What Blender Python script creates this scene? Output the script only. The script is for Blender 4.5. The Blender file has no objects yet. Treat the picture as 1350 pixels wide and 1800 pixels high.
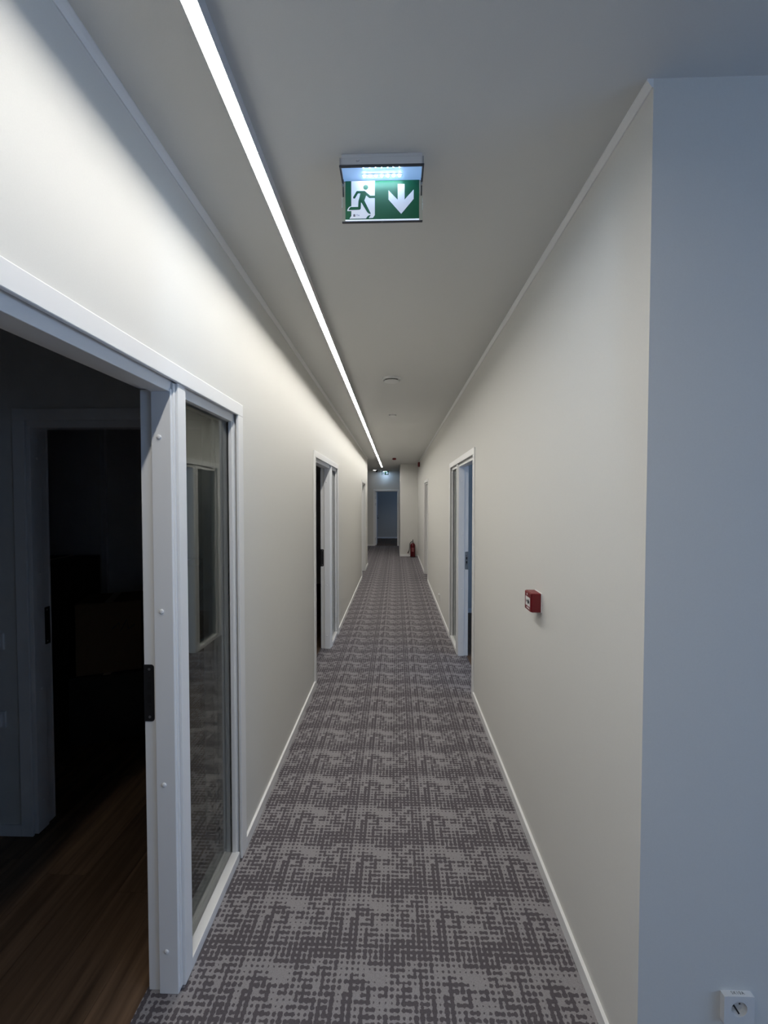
import bpy, bmesh, math, random
import numpy as np
from mathutils import Vector, Matrix

random.seed(7)
sc = bpy.context.scene
C = sc.collection
R = math.radians

# ------------------------------------------------------------------ camera
CAM_Z = 1.70
F_PX = 740.0
cam_d = bpy.data.cameras.new('camera')
cam_d.sensor_fit = 'VERTICAL'
cam_d.sensor_height = 36.0
cam_d.lens = F_PX / 1800.0 * 36.0
cam_d.clip_start = 0.02
cam_d.clip_end = 100
cam = bpy.data.objects.new('camera', cam_d)
C.objects.link(cam)
cam.location = (0, 0, CAM_Z)
yaw = math.atan(20.5 / F_PX)
pitch = math.atan(20.5 / math.hypot(F_PX, 20.5))
cam.rotation_euler = (math.pi / 2 - pitch, 0, yaw)
sc.camera = cam

# ------------------------------------------------------------------ world (overcast dusk daylight outside the windows)
world = bpy.data.worlds.new('World')
sc.world = world
world.use_nodes = True
bg = world.node_tree.nodes['Background']
bg.inputs[0].default_value = (0.37, 0.59, 1.0, 1)
bg.inputs[1].default_value = 4.4

# exposure / colour management
vs = sc.view_settings
vs.view_transform = 'Standard'
vs.look = 'None'
vs.exposure = 0.0
vs.gamma = 1.0
vs.use_curve_mapping = False
sc.cycles.max_bounces = 6
sc.cycles.diffuse_bounces = 4
sc.cycles.glossy_bounces = 4
sc.cycles.transmission_bounces = 4
sc.cycles.sample_clamp_indirect = 6.0
sc.cycles.use_adaptive_sampling = True
sc.cycles.adaptive_threshold = 0.05
sc.cycles.caustics_reflective = False
sc.cycles.caustics_refractive = False

LED_STRENGTH = 76.0
LED_COLOR = (1.0, 0.965, 0.90)


def portal(name, loc, rot, sx, sy):
    d = bpy.data.lights.new(name, 'AREA')
    d.shape = 'RECTANGLE'
    d.size = sx
    d.size_y = sy
    d.cycles.is_portal = True
    o = bpy.data.objects.new(name, d)
    o.location = loc
    o.rotation_euler = rot
    C.objects.link(o)
    return o


# daylight enters through these window openings (sampling portals only)
portal('window_portal', (5.06, -1.3, 1.6), (R(90), 0, R(90)), 3.4, 1.5)
portal('window_portal', (4.26, 2.4, 1.6), (R(90), 0, R(90)), 1.8, 1.6)
portal('window_portal', (3.06, 17.3, 1.7), (R(90), 0, R(90)), 1.2, 0.8)

# ------------------------------------------------------------------ materials
def new_mat(name):
    m = bpy.data.materials.new(name)
    m.use_nodes = True
    nt = m.node_tree
    b = nt.nodes['Principled BSDF']
    return m, nt, b


def simple(name, col, rough=0.5, metal=0.0, spec=0.5, bump=0.0, bscale=200.0, var=0.0):
    m, nt, b = new_mat(name)
    b.inputs['Base Color'].default_value = (*col, 1)
    b.inputs['Roughness'].default_value = rough
    b.inputs['Metallic'].default_value = metal
    b.inputs['Specular IOR Level'].default_value = spec
    if bump or var:
        tc = nt.nodes.new('ShaderNodeTexCoord')
        nz = nt.nodes.new('ShaderNodeTexNoise')
        nz.inputs['Scale'].default_value = bscale
        nz.inputs['Detail'].default_value = 1
        nt.links.new(tc.outputs['Object'], nz.inputs['Vector'])
        if bump:
            bp = nt.nodes.new('ShaderNodeBump')
            bp.inputs['Strength'].default_value = bump
            bp.inputs['Distance'].default_value = 0.002
            nt.links.new(nz.outputs['Fac'], bp.inputs['Height'])
            nt.links.new(bp.outputs['Normal'], b.inputs['Normal'])
        if var:
            mx = nt.nodes.new('ShaderNodeMix')
            mx.data_type = 'RGBA'
            mx.inputs['A'].default_value = (*[c * (1 - var) for c in col], 1)
            mx.inputs['B'].default_value = (*[min(1, c * (1 + var)) for c in col], 1)
            nt.links.new(nz.outputs['Fac'], mx.inputs['Factor'])
            nt.links.new(mx.outputs['Result'], b.inputs['Base Color'])
    return m


def emit(name, col, strength, base=(0.8, 0.8, 0.8)):
    m, nt, b = new_mat(name)
    b.inputs['Base Color'].default_value = (*base, 1)
    b.inputs['Emission Color'].default_value = (*col, 1)
    b.inputs['Emission Strength'].default_value = strength
    return m


M_wall = simple('wall_paint', (0.73, 0.722, 0.688), 0.85, spec=0.2, bscale=300, var=0.025)
M_ceil = simple('ceiling_paint', (0.72, 0.72, 0.70), 0.9, spec=0.15, bscale=300, var=0.025)
M_white = simple('white_lacquer', (0.87, 0.87, 0.865), 0.42, spec=0.4)
M_whitepl = simple('white_plastic', (0.78, 0.78, 0.77), 0.35)
M_steel = simple('brushed_steel', (0.42, 0.43, 0.44), 0.35, metal=0.9)
M_darkmetal = simple('dark_steel', (0.045, 0.045, 0.048), 0.35, metal=0.6)
M_black = simple('black_plastic', (0.012, 0.012, 0.013), 0.45)
M_red = simple('red_plastic', (0.17, 0.006, 0.010), 0.38)
M_redmetal = simple('red_enamel', (0.095, 0.003, 0.006), 0.25)
M_led = emit('led_diffuser', LED_COLOR, LED_STRENGTH)
M_alu = simple('aluminium_profile', (0.62, 0.62, 0.63), 0.4, metal=0.25)
M_green = emit('sign_green', (0.0, 0.22, 0.075), 0.05, base=(0.0, 0.085, 0.036))
M_signwhite = emit('sign_white', (0.62, 0.70, 1.0), 0.30, base=(0.75, 0.77, 0.8))
M_signwin = emit('sign_diffuser', (0.26, 0.52, 1.0), 0.50, base=(0.45, 0.55, 0.7))
M_signled = emit('sign_led', (0.62, 0.82, 1.0), 90.0)
M_addedglow = emit('sign_added_glow', (0.50, 0.72, 1.0), 170.0)  # added emitter, hidden behind the sign panel
for m_ in (M_green, M_signwhite, M_signwin):
    m_.cycles.emission_sampling = 'NONE'
M_led.cycles.emission_sampling = 'FRONT'
M_signrim = simple('sign_rim', (0.05, 0.055, 0.065), 0.35)
M_signbase = simple('sign_base', (0.72, 0.72, 0.72), 0.5)
M_edge = emit('sign_edge_glow', (0.65, 0.78, 1.0), 0.75)
M_edge.cycles.emission_sampling = 'NONE'
M_down = emit('downlight_lens', (1, 0.97, 0.92), 14.0)
M_ink = simple('label_ink', (0.03, 0.03, 0.035), 0.6)
M_card = simple('cardboard', (0.20, 0.125, 0.065), 0.8, bump=0.1, bscale=80, var=0.08)
M_darkbox = simple('dark_crate_plastic', (0.018, 0.017, 0.018), 0.5)


def glass_mat():
    m, nt, b = new_mat('pane_glass')
    b.inputs['Base Color'].default_value = (0.90, 0.97, 0.93, 1)
    b.inputs['Roughness'].default_value = 0.0
    b.inputs['IOR'].default_value = 1.52
    b.inputs['Transmission Weight'].default_value = 1.0
    return m


M_glass = glass_mat()


def wood_mat():
    m, nt, b = new_mat('oak_laminate')
    tc = nt.nodes.new('ShaderNodeTexCoord')
    oi = nt.nodes.new('ShaderNodeObjectInfo')
    ge = nt.nodes.new('ShaderNodeNewGeometry')
    mp = nt.nodes.new('ShaderNodeMapping')
    mp.inputs['Scale'].default_value = (22, 1.6, 1)
    nz = nt.nodes.new('ShaderNodeTexNoise')
    nz.noise_dimensions = '4D'
    nz.inputs['Scale'].default_value = 1.0
    nz.inputs['Detail'].default_value = 4
    nz.inputs['Roughness'].default_value = 0.62
    ml = nt.nodes.new('ShaderNodeMath'); ml.operation = 'MULTIPLY'; ml.inputs[1].default_value = 37
    nt.links.new(oi.outputs['Random'], ml.inputs[0])
    nt.links.new(ge.outputs['Position'], mp.inputs['Vector'])
    nt.links.new(mp.outputs['Vector'], nz.inputs['Vector'])
    nt.links.new(ml.outputs[0], nz.inputs['W'])
    cr = nt.nodes.new('ShaderNodeValToRGB')
    cr.color_ramp.elements[0].position = 0.3
    cr.color_ramp.elements[0].color = (0.070, 0.042, 0.026, 1)
    cr.color_ramp.elements[1].position = 0.72
    cr.color_ramp.elements[1].color = (0.215, 0.133, 0.080, 1)
    nt.links.new(nz.outputs['Fac'], cr.inputs['Fac'])
    hs = nt.nodes.new('ShaderNodeHueSaturation')
    mr = nt.nodes.new('ShaderNodeMapRange')
    mr.inputs['To Min'].default_value = 0.75
    mr.inputs['To Max'].default_value = 1.2
    nt.links.new(oi.outputs['Random'], mr.inputs['Value'])
    nt.links.new(mr.outputs['Result'], hs.inputs['Value'])
    nt.links.new(cr.outputs['Color'], hs.inputs['Color'])
    nt.links.new(hs.outputs['Color'], b.inputs['Base Color'])
    b.inputs['Roughness'].default_value = 0.5
    b.inputs['Specular IOR Level'].default_value = 0.3
    return m


M_wood = wood_mat()


def carpet_mat():
    """dots of different sizes on a square grid, some joined to their neighbours; sizes and joins come from face attributes"""
    m, nt, b = new_mat('patterned_carpet')
    N, L = nt.nodes, nt.links

    def math_(op, a, bb=None, cc=None, clamp=False):
        n = N.new('ShaderNodeMath'); n.operation = op; n.use_clamp = clamp
        for i, v in enumerate((a, bb, cc)):
            if v is None:
                continue
            if isinstance(v, (int, float)):
                n.inputs[i].default_value = v
            else:
                L.new(v, n.inputs[i])
        return n.outputs[0]
    uv = N.new('ShaderNodeUVMap'); uv.uv_map = 'cell'
    tc = N.new('ShaderNodeTexCoord')
    nz = N.new('ShaderNodeTexNoise'); nz.inputs['Scale'].default_value = 150; nz.inputs['Detail'].default_value = 2
    L.new(tc.outputs['Object'], nz.inputs['Vector'])
    sx = N.new('ShaderNodeSeparateXYZ'); L.new(uv.outputs['UV'], sx.inputs[0])
    sn = N.new('ShaderNodeSeparateColor'); L.new(nz.outputs['Color'], sn.inputs[0])
    px = math_('ADD', math_('SUBTRACT', sx.outputs[0], 0.5), math_('MULTIPLY', math_('SUBTRACT', sn.outputs[0], 0.5), 0.42))
    py = math_('ADD', math_('SUBTRACT', sx.outputs[1], 0.5), math_('MULTIPLY', math_('SUBTRACT', sn.outputs[1], 0.5), 0.42))
    a1 = N.new('ShaderNodeAttribute'); a1.attribute_name = 'dot_a'
    a2 = N.new('ShaderNodeAttribute'); a2.attribute_name = 'dot_b'
    s1 = N.new('ShaderNodeSeparateXYZ'); L.new(a1.outputs['Vector'], s1.inputs[0])
    s2 = N.new('ShaderNodeSeparateXYZ'); L.new(a2.outputs['Vector'], s2.inputs[0])
    r, lr, ll = s1.outputs[0], s1.outputs[1], s1.outputs[2]
    lu, ld = s2.outputs[0], s2.outputs[1]
    dist = math_('SQRT', math_('ADD', math_('MULTIPLY', px, px), math_('MULTIPLY', py, py)))
    f_dot = math_('SUBTRACT', r, dist)
    right = math_('GREATER_THAN', px, 0.0)
    up = math_('GREATER_THAN', py, 0.0)
    wx = math_('ADD', math_('MULTIPLY', right, lr), math_('MULTIPLY', math_('SUBTRACT', 1.0, right), ll))
    wy = math_('ADD', math_('MULTIPLY', up, lu), math_('MULTIPLY', math_('SUBTRACT', 1.0, up), ld))
    f_h = math_('SUBTRACT', wx, math_('ABSOLUTE', py))
    f_v = math_('SUBTRACT', wy, math_('ABSOLUTE', px))
    # a join of width zero must stay empty
    f_h = math_('SUBTRACT', f_h, math_('MULTIPLY', math_('LESS_THAN', wx, 0.01), 1.0))
    f_v = math_('SUBTRACT', f_v, math_('MULTIPLY', math_('LESS_THAN', wy, 0.01), 1.0))
    fm = math_('MAXIMUM', f_dot, math_('MAXIMUM', f_h, f_v))
    mr = N.new('ShaderNodeMapRange'); mr.interpolation_type = 'SMOOTHSTEP'
    mr.inputs['From Min'].default_value = -0.05
    mr.inputs['From Max'].default_value = 0.05
    L.new(fm, mr.inputs['Value'])
    mx = N.new('ShaderNodeMix'); mx.data_type = 'RGBA'
    mx.inputs['A'].default_value = (0.315, 0.298, 0.310, 1)
    mx.inputs['B'].default_value = (0.112, 0.101, 0.112, 1)
    L.new(mr.outputs['Result'], mx.inputs['Factor'])
    # yarn: fine loops
    mp = N.new('ShaderNodeMapping'); mp.inputs['Scale'].default_value = (420, 420, 1)
    L.new(tc.outputs['Object'], mp.inputs['Vector'])
    vo = N.new('ShaderNodeTexVoronoi'); vo.inputs['Scale'].default_value = 1.0
    L.new(mp.outputs['Vector'], vo.inputs['Vector'])
    mv = N.new('ShaderNodeMapRange')
    mv.inputs['From Max'].default_value = 0.8
    mv.inputs['To Min'].default_value = 1.12
    mv.inputs['To Max'].default_value = 0.78
    L.new(vo.outputs['Distance'], mv.inputs['Value'])
    hs = N.new('ShaderNodeHueSaturation')
    L.new(mv.outputs['Result'], hs.inputs['Value'])
    L.new(mx.outputs['Result'], hs.inputs['Color'])
    L.new(hs.outputs['Color'], b.inputs['Base Color'])
    b.inputs['Roughness'].default_value = 0.95
    b.inputs['Specular IOR Level'].default_value = 0.1
    return m


M_carpet = carpet_mat()

# ------------------------------------------------------------------ mesh helpers
def tag(o, label, cat=None, group=None, kind=None):
    if label: o['label'] = label
    if cat: o['category'] = cat
    if group: o['group'] = group
    if kind: o['kind'] = kind
    return o


def empty(name, loc=(0, 0, 0), rz=0.0):
    o = bpy.data.objects.new(name, None)
    o.empty_display_size = 0.05
    o.location = loc
    o.rotation_euler = (0, 0, rz)
    C.objects.link(o)
    return o


def obj(name, bm, mat, parent=None, smooth=False, bevel=0.0, segs=2, recalc=True):
    me = bpy.data.meshes.new(name)
    if recalc:
        bmesh.ops.recalc_face_normals(bm, faces=bm.faces)
    if smooth:
        for f_ in bm.faces:
            f_.smooth = True
    bm.to_mesh(me)
    bm.free()
    for m in (mat if isinstance(mat, (list, tuple)) else [mat]):
        me.materials.append(m)
    o = bpy.data.objects.new(name, me)
    C.objects.link(o)
    if parent:
        o.parent = parent
    if bevel:
        md = o.modifiers.new('bevel', 'BEVEL')
        md.width = bevel
        md.segments = segs
        md.limit_method = 'ANGLE'
        md.angle_limit = R(40)
    return o


def box(bm, x0, x1, y0, y1, z0, z1):
    if x0 > x1: x0, x1 = x1, x0
    if y0 > y1: y0, y1 = y1, y0
    if z0 > z1: z0, z1 = z1, z0
    v = [bm.verts.new(p) for p in ((x0, y0, z0), (x1, y0, z0), (x1, y1, z0), (x0, y1, z0),
                                   (x0, y0, z1), (x1, y0, z1), (x1, y1, z1), (x0, y1, z1))]
    for q in ((0, 3, 2, 1), (4, 5, 6, 7), (0, 1, 5, 4), (1, 2, 6, 5), (2, 3, 7, 6), (3, 0, 4, 7)):
        bm.faces.new([v[i] for i in q])
    return v


def boxes(*bs):
    bm = bmesh.new()
    for b_ in bs:
        box(bm, *b_)
    return bm


def lathe(prof, n=32, axis='Z', c=(0, 0, 0)):
    """prof: list of (r, h)"""
    bm = bmesh.new()
    rings = []
    for r_, h_ in prof:
        if r_ <= 1e-6:
            ring = [None]
            p = {'Z': (0, 0, h_), 'Y': (0, h_, 0), 'X': (h_, 0, 0)}[axis]
            ring = [bm.verts.new(Vector(p) + Vector(c))]
        else:
            ring = []
            for k in range(n):
                a = 2 * math.pi * k / n
                ca, sa = r_ * math.cos(a), r_ * math.sin(a)
                p = {'Z': (ca, sa, h_), 'Y': (ca, h_, sa), 'X': (h_, ca, sa)}[axis]
                ring.append(bm.verts.new(Vector(p) + Vector(c)))
        rings.append(ring)
    for a, b_ in zip(rings, rings[1:]):
        if len(a) == 1 and len(b_) == 1:
            continue
        for k in range(n):
            k2 = (k + 1) % n
            if len(a) == 1:
                bm.faces.new((a[0], b_[k], b_[k2]))
            elif len(b_) == 1:
                bm.faces.new((a[k], b_[0], a[k2]))
            else:
                bm.faces.new((a[k], b_[k], b_[k2], a[k2]))
    return bm


def tube(pts, r_, n=10, closed=True):
    bm = bmesh.new()
    pts = [Vector(p) for p in pts]
    rings = []
    for i, p in enumerate(pts):
        d = (pts[min(i + 1, len(pts) - 1)] - pts[max(i - 1, 0)]).normalized()
        ref = Vector((0, 1, 0)) if abs(d.y) < 0.9 else Vector((1, 0, 0))
        a = d.cross(ref).normalized()
        b_ = d.cross(a)
        rr = r_[i] if isinstance(r_, (list, tuple)) else r_
        rings.append([bm.verts.new(p + rr * (a * math.cos(2 * math.pi * k / n) + b_ * math.sin(2 * math.pi * k / n))) for k in range(n)])
    for a, b_ in zip(rings, rings[1:]):
        for k in range(n):
            bm.faces.new((a[k], a[(k + 1) % n], b_[(k + 1) % n], b_[k]))
    if closed:
        bm.faces.new(rings[0][::-1]); bm.faces.new(rings[-1])
    return bm


def struct(name, bm, mat, label, cat, **k):
    return tag(obj(name, bm, mat, **k), label, cat, kind='structure')


# ------------------------------------------------------------------ dimensions
XL, XR, H, T = -0.737, 0.672, 2.80, 0.12
ZC0, ZC1 = 2.093, 2.150        # casing head
ZH = 2.060                     # underside of the frame head
CW = 0.060                     # casing width
YC = 1.148                     # corner of the right wall
YLE = 11.0                     # end of the left wall
YX = 12.75                     # wall with the extinguisher
XX = 0.137
YE = 15.70                     # end wall
YB = 18.90                     # back wall of the end room

D1 = (0.457, 1.382, 1.462, 1.933)
D2 = (3.820, 4.757, 4.835, 5.280)
DA = (3.650, 4.575, 4.655, 5.158)
D3 = (9.150, 10.110)
DB = (8.770, 9.700)
DE = (-0.775, 0.068)
DI = (-1.829, -0.95)
YI = 2.042                     # inner partition in the dark room


def wall_x(x0, x1, ya, yb, opens):
    """wall along Y with door openings (y0,y1,top)"""
    bm = bmesh.new()
    y = ya
    for o0, o1, zt in sorted(opens):
        box(bm, x0, x1, y, o0, 0, H)
        box(bm, x0, x1, o0, o1, zt, H)
        y = o1
    box(bm, x0, x1, y, yb, 0, H)
    bmesh.ops.remove_doubles(bm, verts=bm.verts, dist=1e-5)
    return bm


def wall_y(y0, y1, xa, xb, opens):
    bm = bmesh.new()
    x = xa
    for o in sorted(opens):
        o0, o1, zt = o[:3]
        zb = o[3] if len(o) > 3 else 0
        box(bm, x, o0, y0, y1, 0, H)
        box(bm, o0, o1, y0, y1, zt, H)
        if zb: box(bm, o0, o1, y0, y1, 0, zb)
        x = o1
    box(bm, x, xb, y0, y1, 0, H)
    bmesh.ops.remove_doubles(bm, verts=bm.verts, dist=1e-5)
    return bm


G = 0.02
ZO = 2.12
# walls of the corridor
struct('wall_left', wall_x(XL - T, XL, -4.2, YLE, [(D1[0] - G, D1[3] + G, ZO), (D2[0] - G, D2[3] + G, ZO), (D3[0] - G, D3[1] + G, ZO)]), M_wall,
       'off-white corridor wall on the left with three door openings', 'wall')
struct('wall_right', wall_x(XR, XR + T, YC, YX + T, [(DA[0] - G, DA[3] + G, ZO), (DB[0] - G, DB[1] + G, ZO)]), M_wall,
       'off-white corridor wall on the right with the red call point', 'wall')
struct('wall_near', wall_y(YC, YC + T, XR + T, 5.0, []), M_wall,
       'bluish wall at the right edge that carries the power socket', 'wall')
struct('wall_recess', wall_y(YX, YX + T, XX, XR, []), M_wall,
       'short far wall behind the red fire extinguisher', 'wall')
bm = boxes((XX, XX + T, YX + T, YE, 0, H))
struct('wall_passage', bm, M_wall, 'side wall leading from the extinguisher to the end doorway', 'wall')
struct('wall_end', wall_y(YE, YE + T, -6.0, 3.0, [(DE[0] - G, DE[1] + G, 2.085)]), M_wall,
       'end wall of the corridor around the far open doorway', 'wall')
# rooms around
struct('wall_branch', boxes((-6.0, XL - T, YLE - T, YLE, 0, H), (-6.1, -6.0, YLE - T, YE + T, 0, H)), M_wall,
       'walls of the branch passage opening left before the end wall', 'wall')
struct('wall_back', wall_y(-4.32, -4.2, XL - T, 5.0, []), M_wall,
       'plain wall behind the viewer', 'wall')
struct('wall_lobby', boxes((5.0, 5.12, -4.32, -3.0, 0, H), (5.0, 5.12, 0.4, YC + T, 0, H), (5.0, 5.12, -3.0, 0.4, 0, 0.85), (5.0, 5.12, -3.0, 0.4, 2.35, H)), M_wall,
       'right-hand wall of the lobby with a wide window opening', 'wall')
struct('wall_dark_room', boxes((-4.3, -4.2, -1.6, 8.6, 0, H), (-4.2, XL - T, -1.6, -1.5, 0, H), (-4.2, XL - T, 3.5, 3.6, 0, H),
                               (-4.2, XL - T, 8.5, 8.6, 0, H)), M_wall,
       'outer walls of the unlit rooms behind the left doors', 'wall')
struct('wall_inner', wall_y(YI, YI + T, -4.2, XL - T, [(DI[0] - G, DI[1] + G, 2.10)]), M_wall,
       'shadowed partition wall with a doorway inside the dark left room', 'wall')
struct('wall_side_room', boxes((XR + T, 4.2, 6.36, 6.48, 0, H), (4.2, 4.32, YC + T, 1.5, 0, H), (4.2, 4.32, 3.3, 6.48, 0, H),
                               (4.2, 4.32, 1.5, 3.3, 0, 0.8), (4.2, 4.32, 1.5, 3.3, 2.4, H),
                               (XR + T, 3.0, 8.2, 8.3, 0, H), (XR + T, 3.0, 11.2, 11.3, 0, H), (3.0, 3.1, 8.2, 11.3, 0, H)), M_wall,
       'blue lit walls of the room behind the right door', 'wall')
struct('wall_far', boxes((-3.0, 3.0, YB, YB + T, 0, H), (-3.12, -3.0, YE + T, YB + T, 0, H),
                         (3.0, 3.12, YE + T, 16.7, 0, H), (3.0, 3.12, 17.9, YB + T, 0, H), (3.0, 3.12, 16.7, 17.9, 0, 1.3), (3.0, 3.12, 16.7, 17.9, 2.1, H)), M_wall,
       'dark blue back wall seen through the end doorway', 'wall')
struct('ceiling', boxes((-6.1, 5.12, -4.32, YB + T, H, H + 0.1)), M_ceil, 'plain grey-white ceiling over the corridor', 'ceiling')

# ------------------------------------------------------------------ carpet
SIZES = """
4 3 3 1 3 3 3 3 1 2 2 2 1 1 2 2 2
3 3 2 3 3 4 3 3 1 2 3 2 2 0 0 0 1
3 3 2 3 2 3 3 3 3 3 4 4 4 2 1 0 1
3 2 4 4 0 3 4 4 3 0 4 4 4 4 3 3 4
3 3 3 3 3 4 4 4 1 4 4 0 3 4 1 3 3
1 3 4 4 4 3 3 4 1 4 4 3 3 4 1 1 1
3 3 3 3 3 4 4 4 2 4 4 2 3 3 3 1 2
3 3 2 2 4 4 4 4 3 4 4 2 4 4 3 3 4
3 4 4 4 4 4 4 4 4 4 4 3 4 2 3 3 4
4 4 4 4 4 4 4 4 4 4 4 3 4 4 4 4 4
4 4 4 4 4 4 4 4 3 4 4 3 4 4 3 4 4
4 3 4 4 4 4 4 4 3 4 4 3 4 2 4 4 4
4 4 4 3 1 4 3 4 2 2 3 2 2 4 4 4 4
"""
HJ = [[1, 4, 5], [0, 3, 5, 10], [1, 2, 9, 10, 11, 12], [2, 5, 10, 13, 15], [1, 2, 6, 9, 12, 15], [2, 3, 5, 11, 12, 9], [0, 2, 13, 5],
      [0, 6, 8, 12, 13], [0, 1, 3, 5, 8, 9, 13], [0, 1, 2, 3, 4, 5, 8, 9, 11, 12, 13], [0, 2, 3, 4, 5, 6, 7, 8, 9, 10, 16], [5, 16, 6, 3], [0, 1, 13, 14, 16]]
VJ = [[0, 7], [4, 5], [1, 5, 10], [5, 10, 12, 2], [2, 5, 10, 13, 16], [1, 2, 7, 10, 13, 9], [4, 7, 9, 10, 5], [5, 6, 7, 9, 10, 12], [4, 16, 5, 7, 9, 12, 10],
      [0, 1, 2, 3, 4, 5, 6, 7, 9, 10, 12, 14], [15, 16, 0, 1, 3, 6, 9, 10], [16, 0, 2, 3, 4, 5, 6, 7, 9, 10, 12, 14, 15, 13], [16, 0, 1, 2, 13]]
NC, NR = 17, 13
PX, PY = 0.02050, 0.02015
CX0, CY0 = -0.012, 1.478
rad = {0: 0.0, 1: 0.15, 2: 0.25, 3: 0.365, 4: 0.458}
S = np.array([[int(t) for t in ln.split()] for ln in SIZES.strip().splitlines()])
RAD = np.vectorize(rad.get)(S).astype(np.float32)
HJM = np.zeros((NR, NC), np.float32)     # join to the right neighbour
VJM = np.zeros((NR, NC), np.float32)     # join to the farther neighbour (row-1)
for r_ in range(NR):
    for c_ in HJ[r_]:
        HJM[r_, c_] = max(0.09, 0.66 * min(RAD[r_, c_], RAD[r_, (c_ + 1) % NC]))
    for c_ in VJ[r_]:
        VJM[r_, c_] = max(0.09, 0.70 * min(RAD[r_, c_], RAD[(r_ - 1) % NR, c_]))


def carpet():
    verts, faces, da, db = [], [], [], []
    nv = 0
    Vs, Fs, A, B = [], [], [], []
    regions = [(-0.852, 0.787, -1.2, YE + 0.02), (-0.7, 4.9, -4.2, YC), (-6.0, -0.852, YLE, YE + 0.02)]
    done = []
    for k, (xa, xb, ya, yb) in enumerate(regions):
        if k == 1:
            subs = [(0.787, 4.9, -4.2, YC), (-0.852, 0.787, -4.2, -1.2)]
        else:
            subs = [(xa, xb, ya, yb)]
        for (sxa, sxb, sya, syb) in subs:
            i0 = math.ceil((sxa - CX0) / PX - 0.5); i1 = math.floor((sxb - CX0) / PX + 0.5)
            j0 = math.ceil((sya - CY0) / PY - 0.5); j1 = math.floor((syb - CY0) / PY + 0.5)
            step = 1
            I, J = np.meshgrid(np.arange(i0, i1), np.arange(j0, j1))
            I, J = I.ravel(), J.ravel()
            x = CX0 + I * PX; y = CY0 + J * PY
            n = len(I)
            v = np.zeros((n, 4, 3), np.float32)
            v[:, 0, 0] = v[:, 3, 0] = x - PX / 2
            v[:, 1, 0] = v[:, 2, 0] = x + PX / 2
            v[:, 0, 1] = v[:, 1, 1] = y - PY / 2
            v[:, 2, 1] = v[:, 3, 1] = y + PY / 2
            c = I % NC
            r = (-J) % NR
            a = np.stack([RAD[r, c], HJM[r, c], HJM[r, (c - 1) % NC]], 1)
            b = np.stack([VJM[r, c], VJM[(r + 1) % NR, c], np.zeros(n)], 1)
            Vs.append(v.reshape(-1, 3)); A.append(a); B.append(b)
    V = np.concatenate(Vs); A = np.concatenate(A).astype(np.float32); B = np.concatenate(B).astype(np.float32)
    n = len(A)
    me = bpy.data.meshes.new('floor')
    me.vertices.add(n * 4)
    me.vertices.foreach_set('co', V.ravel())
    me.loops.add(n * 4)
    me.loops.foreach_set('vertex_index', np.arange(n * 4, dtype=np.int32))
    me.polygons.add(n)
    me.polygons.foreach_set('loop_start', np.arange(0, n * 4, 4, dtype=np.int32))
    uvl = me.uv_layers.new(name='cell')
    uvl.data.foreach_set('uv', np.tile(np.array([0, 0, 1, 0, 1, 1, 0, 1], np.float32), n))
    at = me.attributes.new('dot_a', 'FLOAT_VECTOR', 'FACE'); at.data.foreach_set('vector', A.ravel())
    at = me.attributes.new('dot_b', 'FLOAT_VECTOR', 'FACE'); at.data.foreach_set('vector', B.ravel())
    me.update(calc_edges=True)
    me.materials.append(M_carpet)
    o = bpy.data.objects.new('floor', me)
    C.objects.link(o)
    return tag(o, 'grey corridor carpet with a dark dotted weave pattern', 'carpet', kind='structure')


carpet()

# screed under everything
struct('floor_slab', boxes((-6.1, 5.12, -4.32, YB + T, -0.12, -0.012)), simple('screed', (0.2, 0.2, 0.2), 0.9), 'concrete slab under the carpet and laminate', 'floor')
# laminate floors
fl = empty('floor_laminate', (0, 0, 0))
tag(fl, 'brown oak laminate floor in the dark left room', 'floor', kind='structure')
pw, pl = 0.192, 1.285
unit = bmesh.new(); box(unit, 0, 1, 0, 1, -0.011, -0.002)
ume = bpy.data.meshes.new('plank'); unit.to_mesh(ume); unit.free(); ume.materials.append(M_wood)


def planks(parent, xa, xb, ya, yb):
    i = 0
    x = xb
    while x > xa + 0.01:
        x0 = max(xa, x - pw)
        y = ya - (i * 0.47 % 1.0) * pl
        while y < yb:
            a, b_ = max(y, ya), min(y + pl, yb)
            if b_ - a > 0.03:
                o = bpy.data.objects.new('plank', ume)
                o.location = (x0 + 0.0006, a + 0.0006, 0)
                o.scale = (x - x0 - 0.0012, b_ - a - 0.0012, 1)
                o.parent = parent
                C.objects.link(o)
            y += pl
        x -= pw
        i += 1


planks(fl, -4.2, -0.825, -1.5, 3.5)
fl2 = tag(obj('floor_side_room', boxes((0.76, 4.2, YC + T, 6.36, -0.011, -0.002)), M_wood), 'brown laminate floor behind the right door', 'floor', kind='structure')
tag(obj('floor_far_room', boxes((-3.0, 3.0, YE - 0.02, YB, -0.011, -0.002)), M_wood), 'dark laminate floor beyond the end doorway', 'floor', kind='structure')
tag(obj('floor_store_room', boxes((-4.2, -0.825, 3.5, 10.88, -0.011, -0.002)), M_wood), 'laminate floor behind the second and third left doors', 'floor', kind='structure')
tag(obj('floor_office', boxes((0.76, 3.0, 8.3, 11.2, -0.011, -0.002)), M_wood), 'laminate floor behind the far right door', 'floor', kind='structure')
struct('wall_store_room', boxes((-4.3, -4.2, 8.6, YLE - T, 0, H)), M_wall, 'wall of the unlit room behind the third left door', 'wall')

# ------------------------------------------------------------------ baseboards and ceiling trims
def bb_profile_x(x, sgn, ya, yb, bm):
    box(bm, x, x + sgn * 0.013, ya, yb, 0, 0.056)


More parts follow.
